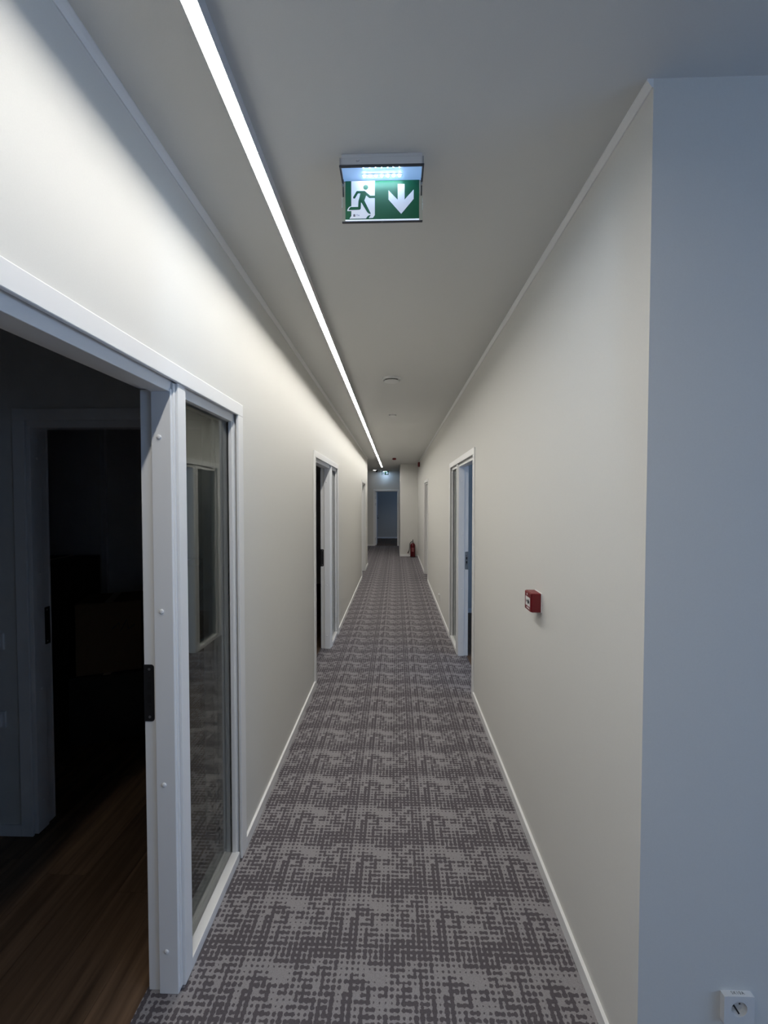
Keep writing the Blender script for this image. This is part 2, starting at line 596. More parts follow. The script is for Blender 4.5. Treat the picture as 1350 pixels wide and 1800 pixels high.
bl = empty('baseboard_left'); tag(bl, 'white skirting board along the left corridor wall', 'baseboard', kind='structure')
for ya, yb in ((-4.2, D1[0] - CW), (D1[3] + CW, D2[0] - CW), (D2[3] + CW, D3[0] - CW), (D3[1] + CW, YLE)):
    bm = bmesh.new(); bb_profile_x(XL, 1, ya, yb, bm); obj('board', bm, M_white, bl, bevel=0.0012)
br = empty('baseboard_right'); tag(br, 'white skirting board along the right corridor wall', 'baseboard', kind='structure')
for ya, yb in ((YC, DA[0] - CW), (DA[3] + CW, DB[0] - CW), (DB[1] + CW, YX)):
    bm = bmesh.new(); bb_profile_x(XR, -1, ya, yb, bm); obj('board', bm, M_white, br, bevel=0.0012)
be = empty('baseboard_end'); tag(be, 'white skirting boards at the far end of the corridor', 'baseboard', kind='structure')
obj('board', boxes((XX - 0.012, XR - 0.012, YX - 0.012, YX, 0, 0.056)), M_white, be, bevel=0.002)
obj('board', boxes((-6.0, DE[0] - CW, YE - 0.012, YE, 0, 0.056)), M_white, be, bevel=0.002)
obj('board', boxes((XX - 0.012, XX, YX, YE - 0.012, 0, 0.056)), M_white, be, bevel=0.002)
bs = empty('baseboard_rooms'); tag(bs, 'white skirting boards inside the side rooms', 'baseboard', kind='structure')
obj('board', boxes((XR + T, 4.2, 6.348, 6.36, 0, 0.07)), M_white, bs, bevel=0.002)
obj('board', boxes((-3.0, 3.0, YB - 0.012, YB, 0, 0.07)), M_white, bs, bevel=0.002)
obj('board', boxes((-4.2, DI[0] - CW, YI - 0.012, YI, 0, 0.056)), M_white, bs, bevel=0.002)
obj('board', boxes((XR + 0.0, 5.0, YC - 0.012, YC, 0, 0.056)), M_white, bs, bevel=0.002)


def cove(bm, x, sgn, ya, yb, w=0.016, h=0.021):
    prof = [(0, 0), (w, 0), (w, -0.005), (w * 0.72, -h * 0.55), (0.004, -h), (0, -h)]
    a = [bm.verts.new((x + sgn * p, ya, H + q)) for p, q in prof]
    b_ = [bm.verts.new((x + sgn * p, yb, H + q)) for p, q in prof]
    n = len(prof)
    for i in range(n):
        bm.faces.new((a[i], a[(i + 1) % n], b_[(i + 1) % n], b_[i]))
    bm.faces.new(a); bm.faces.new(b_[::-1])
    return bm


struct('trim_1', cove(bmesh.new(), XL, 1, -4.2, YLE, 0.014, 0.030), M_white, 'thin ceiling moulding along the left wall', 'trim')
struct('trim_2', cove(bmesh.new(), XR, -1, YC, YX, 0.016, 0.022), M_white, 'thin bright ceiling moulding along the right wall', 'trim')

# ------------------------------------------------------------------ door frames
def mapper(kind):
    """local (u along the wall, v into the room) -> world box"""
    if kind == 'L':
        return lambda u0, u1, v0, v1, z0, z1: (XL - v0, XL - v1, u0, u1, z0, z1)
    if kind == 'R':
        return lambda u0, u1, v0, v1, z0, z1: (XR + v0, XR + v1, u0, u1, z0, z1)
    if kind == 'E':
        return lambda u0, u1, v0, v1, z0, z1: (u0, u1, YE + v0, YE + v1, z0, z1)
    if kind == 'I':
        return lambda u0, u1, v0, v1, z0, z1: (u0, u1, YI + v0, YI + v1, z0, z1)


def pt(kind, u, v, z):
    b_ = mapper(kind)(u, u, v, v, z, z)
    return (b_[0], b_[2], b_[4])


def strike_plate(parent, kind, u, sgn, zc=1.045):
    """keeper plate on a jamb rebate; the rebate face lies at u and looks along sgn"""
    mp = mapper(kind)
    h = 0.0975
    v0, v1 = 0.083, 0.1178
    bm = bmesh.new()
    # rounded corners towards the corridor
    pts = []
    rr = 0.010
    for (cv, cz, a0) in ((v0 + rr, zc + h - rr, 90), (v0 + rr, zc - h + rr, 180)):
        for k in range(6):
            a = R(a0 + 18 * k)
            pts.append((cv + rr * math.cos(a), cz + rr * math.sin(a)))
    pts += [(v1, zc - h), (v1, zc + h)]
    f0 = [bm.verts.new(pt(kind, u, p, q)) for p, q in pts]
    f1 = [bm.verts.new(pt(kind, u + sgn * 0.002, p, q)) for p, q in pts]
    n = len(pts)
    bm.faces.new(f0); bm.faces.new(f1[::-1])
    for i in range(n):
        bm.faces.new((f0[i], f1[i], f1[(i + 1) % n], f0[(i + 1) % n]))
    pl_ = obj('strike_plate', bm, M_steel if kind == 'R' else M_darkmetal, parent)
    pl_['label'] = 'metal strike plate'
    for z0, z1 in ((zc + 0.012, zc + 0.040), (zc - 0.033, zc - 0.005)):
        obj('latch_hole', boxes(mp(u + sgn * 0.0018, u + sgn * 0.0026, v0 + 0.010, v0 + 0.024, z0, z1)), M_black, pl_)
    for zz in (zc + 0.052, zc - 0.046):
        obj('adjusting_hole', lathe_at(kind, u, sgn, v0 + 0.014, zz, 0.0045, 0.0027), M_black, pl_)
    for zz in (zc + 0.082, zc - 0.082):
        obj('screw', lathe_at(kind, u, sgn, v0 + 0.016, zz, 0.0045, 0.0032), M_steel, pl_)
    return pl_


def lathe_at(kind, u, sgn, v, z, r_, h_, n=14, dome=False):
    """small disc standing on a jamb face that looks along u"""
    bm = bmesh.new()
    prof = [(r_, 0), (r_, h_ * 0.55), (r_ * 0.8, h_ * 0.9), (0, h_)] if dome else [(r_, 0), (r_, h_), (0, h_)]
    rings = []
    for rr, hh in prof:
        if rr == 0:
            rings.append([bm.verts.new(pt(kind, u + sgn * hh, v, z))])
        else:
            rings.append([bm.verts.new(pt(kind, u + sgn * hh, v + rr * math.cos(2 * math.pi * k / n), z + rr * math.sin(2 * math.pi * k / n))) for k in range(n)])
    for a, b_ in zip(rings, rings[1:]):
        for k in range(n):
            k2 = (k + 1) % n
            if len(b_) == 1:
                bm.faces.new((a[k], a[k2], b_[0]))
            else:
                bm.faces.new((a[k], a[k2], b_[k2], b_[k]))
    return bm


def jamb(parent, kind, u, sgn, w, strike, caps, name='jamb'):
    """frame post; its opening face lies at u and looks along sgn (+1/-1); material extends the other way by w"""
    mp = mapper(kind)
    e = -sgn
    j = obj(name, boxes(mp(u, u + e * w, 0.008, 0.075, 0, ZH + 0.01), mp(u + e * 0.011, u + e * w, 0.075, 0.118, 0, ZH + 0.01)), M_white, parent, bevel=0.0022)
    # moulded front of the post
    if w > 0.05:
        obj('bead', boxes(mp(u + e * 0.010, u + e * 0.0215, 0.003, 0.010, 0.012, ZH + 0.03)), M_white, parent, bevel=0.0015)
        obj('front_cover', boxes(mp(u + e * 0.0235, u + e * (w - 0.004), -0.005, 0.010, 0.006, ZC0)), M_white, parent, bevel=0.0015)
    if caps:
        for zz in (1.910, 1.327, 0.734, 0.151):
            obj('screw_cap', lathe_at(kind, u, sgn, 0.048, zz, 0.0078, 0.0042, 18, True), M_white, j, smooth=True)
    if strike:
        strike_plate(parent, kind, u + e * 0.011, sgn)
    return j


def door_frame(name, kind, D, label, strike=True, near_strike=False, caps=True):
    mp = mapper(kind)
    root = empty(name, pt(kind, (D[0] + D[-1]) / 2, 0, 0))
    tag(root, label, 'door frame', kind='structure')
    inv = Matrix.Translation(-root.location)
    u0, u3 = D[0], D[-1]
    parts = []

    class P:  # collects children, sets the parent inverse once
        pass
    before = set(C.objects)
    zc0, zc1 = (ZC0, ZC1) if kind != 'E' else (2.043, 2.105)
    zh = ZH if kind != 'E' else 2.03
    obj('casing_head', boxes(mp(u0 - CW, u3 + CW, -0.012, 0, zc0, zc1)), M_white, root, bevel=0.0025)
    obj('casing_side', boxes(mp(u0 - CW, u0, -0.012, 0, 0, zc0)), M_white, root, bevel=0.0025)
    obj('casing_side', boxes(mp(u3, u3 + CW, -0.012, 0, 0, zc0)), M_white, root, bevel=0.0025)
    obj('frame_head', boxes(mp(u0 - 0.018, u3 + 0.018, 0.012, 0.075, zh, zc0 + 0.025), mp(u0 - 0.018, u3 + 0.018, 0.075, 0.118, zh + 0.011, zc0 + 0.025)), M_white, root, bevel=0.002)
    # room-side casing
    obj('casing_back', boxes(mp(u0 - CW, u3 + CW, T, T + 0.012, zc0, zc1), mp(u0 - CW, u0, T, T + 0.012, 0, zc0), mp(u3, u3 + CW, T, T + 0.012, 0, zc0)), M_white, root, bevel=0.0025)
    if len(D) == 4:
        jamb(root, kind, D[1], -1, D[2] - D[1], strike, caps, 'mullion')
        jamb(root, kind, u0 + 0.012, 1, 0.030, False, False)
        obj('far_post', boxes(mp(u3 - 0.010, u3 + 0.018, 0.008, 0.118, 0, zh)), M_white, root, bevel=0.002)
        obj('glazing_bead', boxes(mp(u3 - 0.0165, u3 - 0.010, 0.014, 0.030, 0.042, zh)), M_white, root, bevel=0.0012)
        obj('bottom_rail', boxes(mp(D[2] - 0.002, u3 - 0.010, -0.003, 0.118, 0, 0.042)), M_white, root, bevel=0.002)
        for va in (0.033, 0.055):
            g = obj('glass_pane', boxes(mp(D[2] - 0.004, u3 - 0.008, va, va + 0.006, 0.040, zh + 0.005)), M_glass, root)
            g['label'] = 'clear sidelight pane'
        obj('glazing_bead', boxes(mp(D[2] - 0.004, u3 - 0.010, 0.063, 0.080, 0.042, 0.056)), M_white, root, bevel=0.0012)
    else:
        jamb(root, kind, u0 + 0.012, 1, 0.030, near_strike, near_strike)
        jamb(root, kind, u3 - 0.012, -1, 0.030, strike, caps)
    for o in set(C.objects) - before:
        if o.parent == root:
            o.matrix_parent_inverse = inv
    return root


door_frame('door_1', 'L', D1, 'nearest left doorway with glass sidelight and black strike plate')
door_frame('door_2', 'L', D2, 'second left doorway with a narrow sidelight, halfway along the corridor')
door_frame('door_3', 'L', D3, 'farthest left doorway near the end of the wall')
door_frame('door_4', 'R', DA, 'nearest right doorway glowing blue with a steel strike plate')
door_frame('door_5', 'R', DB, 'farther right doorway before the fire extinguisher', strike=True)
door_frame('door_6', 'E', DE, 'doorway in the end wall under the far exit sign', strike=False, caps=False)
door_frame('door_7', 'I', DI, 'inner doorway inside the dark left room', strike=False, near_strike=True)

# open leaf of the end door
leaf = empty('door_leaf', (DE[0] + 0.014, YE + 0.125, 0))
tag(leaf, 'open door leaf with dark lever handle in the end doorway', 'door')
lx, ly = leaf.location.x, leaf.location.y
obj('panel', boxes((0, 0.04, 0, 0.80, 0.008, 2.02)), M_white, leaf, bevel=0.002)
hd = obj('handle', tube([(0.04, 0.735, 1.005), (0.085, 0.735, 1.005), (0.092, 0.725, 1.005), (0.092, 0.62, 1.005)], 0.009), M_darkmetal, leaf, smooth=True)
obj('rose', lathe([(0, 0), (0.026, 0), (0.026, 0.006), (0, 0.006)], 20, 'X', (0.04, 0.735, 1.005)), M_darkmetal, leaf)
obj('lock_rose', lathe([(0, 0), (0.024, 0), (0.024, 0.006), (0, 0.006)], 20, 'X', (0.04, 0.735, 1.085)), M_darkmetal, leaf)
for zz in (0.25, 1.55, 1.80):
    obj('hinge', lathe([(0, -0.05), (0.009, -0.05), (0.009, 0.05), (0, 0.05)], 12, 'Z', (0.002, -0.010, zz)), M_steel, leaf)

# ------------------------------------------------------------------ linear LED light
LX0, LX1 = -0.456, -0.421
lin = empty('linear_light', ((LX0 + LX1) / 2, 6.0, H))
tag(lin, 'long glowing white linear light running along the ceiling', 'ceiling light')
inv = Matrix.Translation(-lin.location)
segs = [(-1.20, 1.31), (1.31, 4.32), (4.32, 7.33), (7.33, 10.34), (10.34, 13.55)]
for ya, yb in segs:
    lip = 0.0016
    h_ = obj('housing', boxes((LX0, LX1, ya, yb, H - 0.032, H), (LX0, LX0 + lip, ya, yb, H - 0.0460, H - 0.032), (LX1 - lip, LX1, ya, yb, H - 0.0395, H - 0.032)), M_alu, lin)  # left lip made deeper than the right to shade the left wall
    h_.matrix_parent_inverse = inv
    bm = bmesh.new()
    n = 6
    cols = []
    for i in range(n + 1):
        y = ya + 0.0008 + (yb - ya - 0.0016) * i / n
        cols.append([bm.verts.new((p, y, H - 0.0362)) for p in (LX0 + lip, LX1 - lip)])
    for a, b_ in zip(cols, cols[1:]):
        bm.faces.new((a[0], b_[0], b_[1], a[1]))
    bm.normal_update()
    if next(iter(bm.faces)).normal.z > 0:
        bmesh.ops.reverse_faces(bm, faces=bm.faces)
    d_ = obj('diffuser', bm, M_led, lin, recalc=False)
    d_.matrix_parent_inverse = inv
for y in (segs[0][0], segs[-1][1]):
    c_ = obj('end_cap', boxes((LX0, LX1, y - 0.002, y + 0.002, H - 0.039, H)), M_alu, lin)
    c_.matrix_parent_inverse = inv
for ya, yb in segs[:-1]:
    c_ = obj('joint', boxes((LX0 + 0.001, LX1 - 0.001, yb - 0.0012, yb + 0.0012, H - 0.0394, H - 0.03)), M_alu, lin)
    c_.matrix_parent_inverse = inv

# ------------------------------------------------------------------ exit sign
def poly(pts, y, mat, name, parent, th=0.0004):
    """flat print: polygon in the XZ plane, slightly proud of the panel towards -Y"""
    bm = bmesh.new()
    a = [bm.verts.new((p, y, q)) for p, q in pts]
    f_ = bm.faces.new(a)
    bm.normal_update()
    bmesh.ops.triangulate(bm, faces=[f_])
    return obj(name, bm, mat, parent)


def stroke(pts, w, y, bm, cap0=True, cap1=True):
    """thick polyline with rounded joints, in XZ"""
    for (ax, az), (bx_, bz) in zip(pts, pts[1:]):
        d = Vector((bx_ - ax, bz - az)).normalized()
        nrm = Vector((-d.y, d.x)) * w / 2
        q = [(ax + nrm.x, az + nrm.y), (ax - nrm.x, az - nrm.y), (bx_ - nrm.x, bz - nrm.y), (bx_ + nrm.x, bz + nrm.y)]
        bm.faces.new([bm.verts.new((p, y, z)) for p, z in q])
    for i, (px_, pz) in enumerate(pts):
        if (i == 0 and not cap0) or (i == len(pts) - 1 and not cap1):
            continue
        bm.faces.new([bm.verts.new((px_ + w / 2 * math.cos(2 * math.pi * k / 16), y, pz + w / 2 * math.sin(2 * math.pi * k / 16))) for k in range(16)])


def exit_sign():
    root = empty('exit_sign', (0, 0, 0))     # local origin: ceiling point above the panel centre
    W2 = 0.134
    obj('mounting_base', boxes((-0.128, 0.128, -0.066, 0.062, -0.012, 0)), M_signbase, root, bevel=0.002)
    hs = obj('housing', boxes((-W2, W2, -0.066, -0.0605, -0.036, -0.012), (-W2, -W2 + 0.006, -0.066, 0.012, -0.036, -0.012), (W2 - 0.006, W2, -0.066, 0.012, -0.036, -0.012),
                              (-W2, W2, 0.0065, 0.012, -0.036, -0.012)), M_signbase, root)
    rb = obj('added_rear_box', boxes((-0.10, 0.10, 0.012, 0.060, -0.034, -0.012)), M_signbase, root, bevel=0.002)  # unseen box and emitter added to wash nearby walls with bluish light
    obj('added_rear_glow', boxes((-0.06, 0.06, 0.028, 0.050, -0.0355, -0.034)), M_addedglow, rb)
    b_ = obj('test_button', lathe([(0.0055, 0), (0.0055, -0.004), (0, -0.0045)], 16, 'Y', (-0.076, -0.066, -0.020)), M_signbase, root)
    obj('rim', boxes((-W2 - 0.001, W2 + 0.001, -0.068, -0.0605, -0.041, -0.035), (-W2 - 0.001, -W2 + 0.0045, -0.0605, 0.006, -0.041, -0.035), (W2 - 0.0045, W2 + 0.001, -0.0605, 0.006, -0.041, -0.035)), M_signrim, root, bevel=0.0015)
    obj('diffuser', boxes((-W2 + 0.0055, W2 - 0.0055, -0.0605, 0.0065, -0.034, -0.0325)), M_signwin, root)
    for k in range(7):
        x = -0.058 + 0.0192 * k
        bm = bmesh.new()
        bmesh.ops.create_uvsphere(bm, u_segments=8, v_segments=5, radius=0.0042)
        bmesh.ops.translate(bm, verts=bm.verts, vec=(x, -0.021, -0.0365))
        obj('led', bm, M_signled, root, smooth=True)
    obj('led_board', boxes((-0.066, 0.066, -0.0265, -0.0155, -0.0355, -0.034)), simple('sign_board', (0.25, 0.33, 0.45), 0.4), root)
    for k in range(7):  # glowing beads that stand in for reflections of the LED row
        x = -0.058 + 0.0192 * k
        bm = bmesh.new()
        bmesh.ops.create_uvsphere(bm, u_segments=6, v_segments=4, radius=0.0020)
        bmesh.ops.translate(bm, verts=bm.verts, vec=(x, -0.056, -0.0350))
        obj('led_reflection', bm, M_signled, root, smooth=True)
    for s in (-1, 1):
        bm = bmesh.new()
        x = s * (W2 - 0.004)
        q = [(0.004, -0.035), (-0.008, -0.035), (-0.006, -0.060), (0.0045, -0.086)]
        a = [bm.verts.new((x - 0.002, p, z)) for p, z in q]
        c_ = [bm.verts.new((x + 0.002, p, z)) for p, z in q]
        bm.faces.new(a); bm.faces.new(c_[::-1])
        for i in range(4):
            bm.faces.new((a[i], c_[i], c_[(i + 1) % 4], a[(i + 1) % 4]))
        cl = obj('clip', bm, M_signrim, root)
        obj('pin', lathe([(0, -0.003), (0.0035, -0.003), (0.0035, 0.003), (0, 0.003)], 12, 'Y', (s * (W2 - 0.004), -0.008, -0.056)), M_steel, cl)
    # panel
    zt, zb = -0.037, -0.163
    pan = obj('panel', boxes((-W2, W2, 0.0, 0.005, zb - 0.006, zt)), M_glass, root, bevel=0.0005)
    gl, gr = -0.1228, 0.1228
    obj('green_field', boxes((gl, gr, -0.0012, -0.0002, zb, zt)), M_green, pan)
    obj('lower_edge', boxes((gl, gr, -0.0015, 0.005, zb - 0.0035, zb - 0.0005)), M_edge, pan)
    obj('end_bar', boxes((-W2, W2, -0.002, 0.006, zb - 0.0085, zb - 0.006)), M_signrim, pan)
    obj('field_seam', boxes((-0.0006, 0.0006, -0.0014, -0.0012, zb, zt)), M_edge if False else M_green, pan)

    sx_ = (gr - gl) / 1955.0
    sz_ = (zt - zb) / 955.0

    def c3(x, y):
        return (gl + (x - 268) * sx_, zt - (y - 145) * sz_)
    y1, y2, y3 = -0.0016, -0.0019, -0.0022
    poly([c3(*p) for p in ((425, 150), (1050, 150), (1050, 1000), (1000, 1065), (800, 1080), (375, 1080), (425, 1005))], y1, M_signwhite, 'doorway_mark', pan)
    poly([c3(*p) for p in ((315, 888), (322, 850), (345, 810), (380, 780), (430, 768), (440, 768), (440, 888))], y1, M_signwhite, 'foot_outline', pan)
    bm = bmesh.new()
    # running figure
    cxh, czh = c3(808, 308)
    rr = 66 * sx_
    bm.faces.new([bm.verts.new((cxh + rr * math.cos(2 * math.pi * k / 28), y2, czh + rr * math.sin(2 * math.pi * k / 28))) for k in range(28)])
    w = 62 * sx_
    stroke([c3(503, 555), c3(585, 427), c3(770, 427)], w, y2, bm)
    stroke([c3(770, 427), c3(915, 549), c3(1062, 549)], w, y2, bm, cap1=False)
    bm.faces.new([bm.verts.new((p, y2, z)) for p, z in [c3(*q) for q in ((675, 430), (800, 420), (825, 500), (770, 640), (700, 690), (612, 650), (640, 560))]])
    stroke([c3(650, 640), c3(640, 825)], 72 * sx_, y2, bm, cap0=False)
    bm.faces.new([bm.verts.new((p, y2, z)) for p, z in [c3(*q) for q in ((345, 866), (375, 815), (410, 790), (640, 790), (676, 830), (640, 862))]])
    bm.faces.new([bm.verts.new((p, y2, z)) for p, z in [c3(*q) for q in ((690, 640), (775, 640), (945, 968), (895, 965), (850, 930), (690, 680))]])
    bm.faces.new([bm.verts.new((p, y2, z)) for p, z in [c3(*q) for q in ((812, 1082), (860, 1022), (900, 1000), (945, 990), (890, 1070), (905, 1082))]])
    obj('running_figure', bm, M_green, pan)
    # maker's mark and small print at the foot of the doorway mark
    bm = bmesh.new()
    for q in ((470, 975, 535, 985), (480, 1000, 495, 1030), (497, 965, 510, 1035), (515, 1000, 530, 1030), (475, 995, 535, 1003)):
        (xa, za), (xb, zb2) = c3(q[0], q[1]), c3(q[2], q[3])
        bm.faces.new([bm.verts.new(p) for p in ((xa, y2, za), (xb, y2, za), (xb, y2, zb2), (xa, y2, zb2))])
    obj('maker_mark', bm, M_ink, pan)
    xx, zz = c3(560, 1015)
    text_mesh('small_print', 'Tm', 58 * sz_, M_ink, pan, (xx, y2, zz), (R(90), 0, 0))

    def c1(x, y):
        px_ = 560 + x / 5.625
        py_ = 220 + y / 5.625
        return (gl + (px_ - 607) / 130.0 * (gr - gl), zt - (py_ - 318.5) / 64.5 * (zt - zb))
    poly([c1(*p) for p in ((783, 592), (851, 592), (851, 738), (941, 645), (941, 733), (818, 872), (692, 735), (692, 648), (783, 738))], y1, M_signwhite, 'arrow', pan)
    return root


def text_mesh(name, body, size, mat, parent, loc, rot=(0, 0, 0), spacing=1.0, center=False):
    cu = bpy.data.curves.new(name, 'FONT')
    cu.body = body
    cu.size = size
    cu.space_character = spacing
    if center:
        cu.align_x = 'CENTER'
    t = bpy.data.objects.new(name, cu)
    C.objects.link(t)
    me = bpy.data.meshes.new_from_object(t.evaluated_get(bpy.context.evaluated_depsgraph_get()))
    bpy.data.objects.remove(t)
    me.materials.clear()
    me.materials.append(mat)
    o = bpy.data.objects.new(name, me)
    C.objects.link(o)
    o.parent = parent
    o.location = loc
    o.rotation_euler = rot
    return o


def copy_tree(o, parent=None):
    c_ = o.copy()
    C.objects.link(c_)
    c_.parent = parent
    for ch in list(o.children):
        copy_tree(ch, c_)
    return c_


sg = exit_sign()
sg2 = copy_tree(sg)
sg.location = (-0.0455, 1.430, H)
tag(sg, 'large lit green exit sign with down arrow hanging near the viewer', 'exit sign', 'ceiling exit signs')
sg2.location = (-0.385, 15.50, H)
tag(sg2, 'small distant green exit sign above the end doorway', 'exit sign', 'ceiling exit signs')

# ------------------------------------------------------------------ ceiling devices
v = empty('air_vent', (-0.037, 3.83, H))
tag(v, 'round white ceiling air valve with domed centre disc', 'air vent')
obj('ring', lathe([(0.060, 0.0), (0.086, 0.0), (0.086, -0.014), (0.083, -0.019), (0.077, -0.020), (0.070, -0.014), (0.060, -0.006), (0.060, 0.0)], 48), M_whitepl, v, smooth=False)
obj('throat', lathe([(0.0, -0.001), (0.062, -0.001), (0.062, -0.004), (0.0, -0.004)], 32), M_black, v)
obj('disc', lathe([(0.0, -0.022), (0.064, -0.024), (0.067, -0.027), (0.066, -0.031), (0.05, -0.038), (0.025, -0.042), (0.0, -0.043)], 48), M_whitepl, v, smooth=True)
obj('stem', lathe([(0.0, 0), (0.006, 0), (0.006, -0.024), (0, -0.024)], 12), M_black, v)

s = empty('ceiling_sensor', (-0.040, 5.455, H))
tag(s, 'small flat white ceiling fitting with dark slots beyond the air valve', 'sensor')
obj('plate', lathe([(0.0, 0.0), (0.050, 0.0), (0.050, -0.012), (0.047, -0.016), (0.0, -0.018)], 32), M_whitepl, s, smooth=False)
for k, (xa, xb) in enumerate(((-0.040, -0.022), (-0.016, 0.010), (0.016, 0.036))):
    obj('slot', boxes((xa, xb, -0.0515 + 0.35 * max(abs(xa), abs(xb)), -0.020, -0.0130, -0.0050)), M_ink, s)

sd = empty('ceiling_sounder', (-0.038, 11.0, H))
tag(sd, 'small red alarm sounder on the ceiling near the far end', 'alarm')
obj('base', lathe([(0.0, 0), (0.042, 0), (0.042, -0.012), (0.0, -0.012)], 28), M_redmetal, sd)
obj('body', lathe([(0.0, -0.012), (0.050, -0.012), (0.051, -0.03), (0.044, -0.044), (0.028, -0.050), (0, -0.050)], 28), M_red, sd, smooth=True)

ws = empty('wall_sounder', (XR, 11.80, 2.70))
tag(ws, 'dark red alarm box high on the right wall near the extinguisher', 'alarm')
obj('base', boxes((-0.012, 0, -0.055, 0.055, -0.068, 0.068)), M_redmetal, ws, bevel=0.004)
obj('body', boxes((-0.055, -0.012, -0.050, 0.050, -0.064, 0.064)), M_red, ws, bevel=0.008)
for k in range(4):
    obj('grille_slot', boxes((-0.0556, -0.0546, -0.032, 0.032, -0.03 + k * 0.018, -0.024 + k * 0.018)), M_ink, ws)

dn = empty('downlight', (-0.76, 15.30, H))
tag(dn, 'small round glowing downlight left of the far exit sign', 'ceiling light')
obj('ring', lathe([(0.062, 0), (0.078, 0), (0.078, -0.006), (0.062, -0.010), (0.062, 0)], 32), M_whitepl, dn)
obj('lens', lathe([(0.0, -0.004), (0.062, -0.004), (0.062, -0.007), (0, -0.009)], 32), M_down, dn)

cd = empty('camera_dome', (-0.70, 15.55, H))
tag(cd, 'tiny black dome camera beside the far downlight', 'camera')
obj('base', lathe([(0.0, 0), (0.045, 0), (0.045, -0.02), (0.0, -0.02)], 24), M_black, cd)
obj('dome', lathe([(0.036, -0.02), (0.036, -0.035), (0.028, -0.052), (0.014, -0.062), (0, -0.065)], 24), M_black, cd, smooth=True)

# ------------------------------------------------------------------ call point on the right wall
cp = empty('fire_call_point', (XR, 1.983, 1.228))
tag(cp, 'red square manual fire alarm call point on the right wall', 'call point')
obj('back_box', boxes((-0.005, 0, -0.0465, 0.0465, -0.0455, 0.0455)), M_whitepl, cp, bevel=0.0015)
obj('body', boxes((-0.048, -0.005, -0.045, 0.045, -0.044, 0.044)), M_red, cp, bevel=0.003)
fp = obj('front_plate', boxes((-0.052, -0.048, -0.043, 0.043, -0.042, 0.042)), M_red, cp, bevel=0.0015)
el = obj('press_plate', boxes((-0.0528, -0.052, -0.034, 0.028, -0.022, 0.020)), M_whitepl, cp)
obj('target_dot', lathe([(0, 0), (0.0105, 0), (0.0105, -0.0006), (0, -0.0006)], 20, 'X', (-0.0528, -0.010, -0.001)), M_black, el)
for s_ in (-1, 1):
    bm = bmesh.new()
    q = [(s_ * 0.024 - 0.003, 0.008), (s_ * 0.024 - 0.003, -0.010), (s_ * 0.012 - 0.006, -0.001)]
    bm.faces.new([bm.verts.new((-0.0531, p, z)) for p, z in q])
    obj('arrow_mark', bm, M_black, el)
obj('flame_mark', boxes((-0.0526, -0.052, 0.004, 0.014, 0.026, 0.036)), M_whitepl, cp)
obj('legend_strip', boxes((-0.0526, -0.052, -0.026, 0.014, -0.034, -0.028)), M_whitepl, cp)

# ------------------------------------------------------------------ power sockets and switches
def socket(root, n=28):
    c_ = (0.0, 0, -0.036)
    bm = bmesh.new()
    nn = 40
    hw, zt, zb, yf = 0.0405, 0.0, -0.082, -0.0150
    outer, circ, deep, back = [], [], [], []
    for k in range(nn):
        a = 2 * math.pi * (k + 0.5) / nn
        dx, dz = math.cos(a), math.sin(a)
        tx = hw / abs(dx) if abs(dx) > 1e-9 else 9
        tz = ((zt - c_[2]) if dz > 0 else (c_[2] - zb)) / abs(dz) if abs(dz) > 1e-9 else 9
        t = min(tx, tz)
        outer.append(bm.verts.new((dx * t, yf, c_[2] + dz * t)))
        back.append(bm.verts.new((dx * t, 0, c_[2] + dz * t)))
        circ.append(bm.verts.new((0.0212 * dx, yf, c_[2] + 0.0212 * dz)))
        deep.append(bm.verts.new((0.0196 * dx, yf + 0.0115, c_[2] + 0.0196 * dz)))
    for k in range(nn):
        q = (k + 1) % nn
        bm.faces.new((outer[k], outer[q], circ[q], circ[k]))
        bm.faces.new((circ[k], circ[q], deep[q], deep[k]))
        bm.faces.new((outer[q], outer[k], back[k], back[q]))
    bm.faces.new(deep)
    obj('plate', bm, M_whitepl, root)
    bm = boxes((-0.0019, 0.0019, -0.0135, -0.0040, -0.0150, 0.0150))
    bmesh.ops.rotate(bm, verts=bm.verts, cent=(0, 0, 0), matrix=Matrix.Rotation(R(-32), 3, 'Y'))
    bmesh.ops.translate(bm, verts=bm.verts, vec=(-0.0072, 0, -0.0375))
    obj('diagonal_bar', bm, M_black, root)  # black bar set diagonally in the round recess
    for s_ in (-1, 1):
        obj('pin_hole', lathe([(0, -0.0034), (0.0024, -0.0034), (0.0024, -0.0040), (0, -0.0040)], 12, 'Y', (c_[0] + s_ * 0.009, 0, c_[2] + s_ * 0.003)), M_ink, root)


so = empty('power_socket', (0.9355, YC, 0.352))
tag(so, 'white power socket with printed label on the bluish wall at lower right', 'socket')
socket(so)
text_mesh('label_text', 'SK10A', 0.0105, M_ink, so, (0.001, -0.0095, 0.0003), spacing=1.25, center=True)

s2 = empty('wall_outlet', (XR, 6.40, 0.262))
tag(s2, 'tiny white outlet low on the right wall past the blue doorway', 'socket')
obj('plate', boxes((-0.012, 0, -0.04, 0.04, -0.08, 0.0)), M_wall, s2, bevel=0.002)
obj('insert', boxes((-0.016, -0.012, -0.028, 0.028, -0.068, -0.012)), M_wall, s2, bevel=0.002)
obj('cap', boxes((-0.022, 0, -0.038, 0.036, -0.004, 0.010)), M_whitepl, s2, bevel=0.003)

sw = empty('light_switch', (XL, 10.30, 1.0))
tag(sw, 'small white light switch on the left wall beside the farthest door', 'switch')
obj('frame', boxes((0, 0.010, -0.042, 0.042, -0.042, 0.042)), M_whitepl, sw, bevel=0.002)
obj('rocker', boxes((0.010, 0.015, -0.03, 0.03, -0.03, 0.03)), M_whitepl, sw, bevel=0.002)

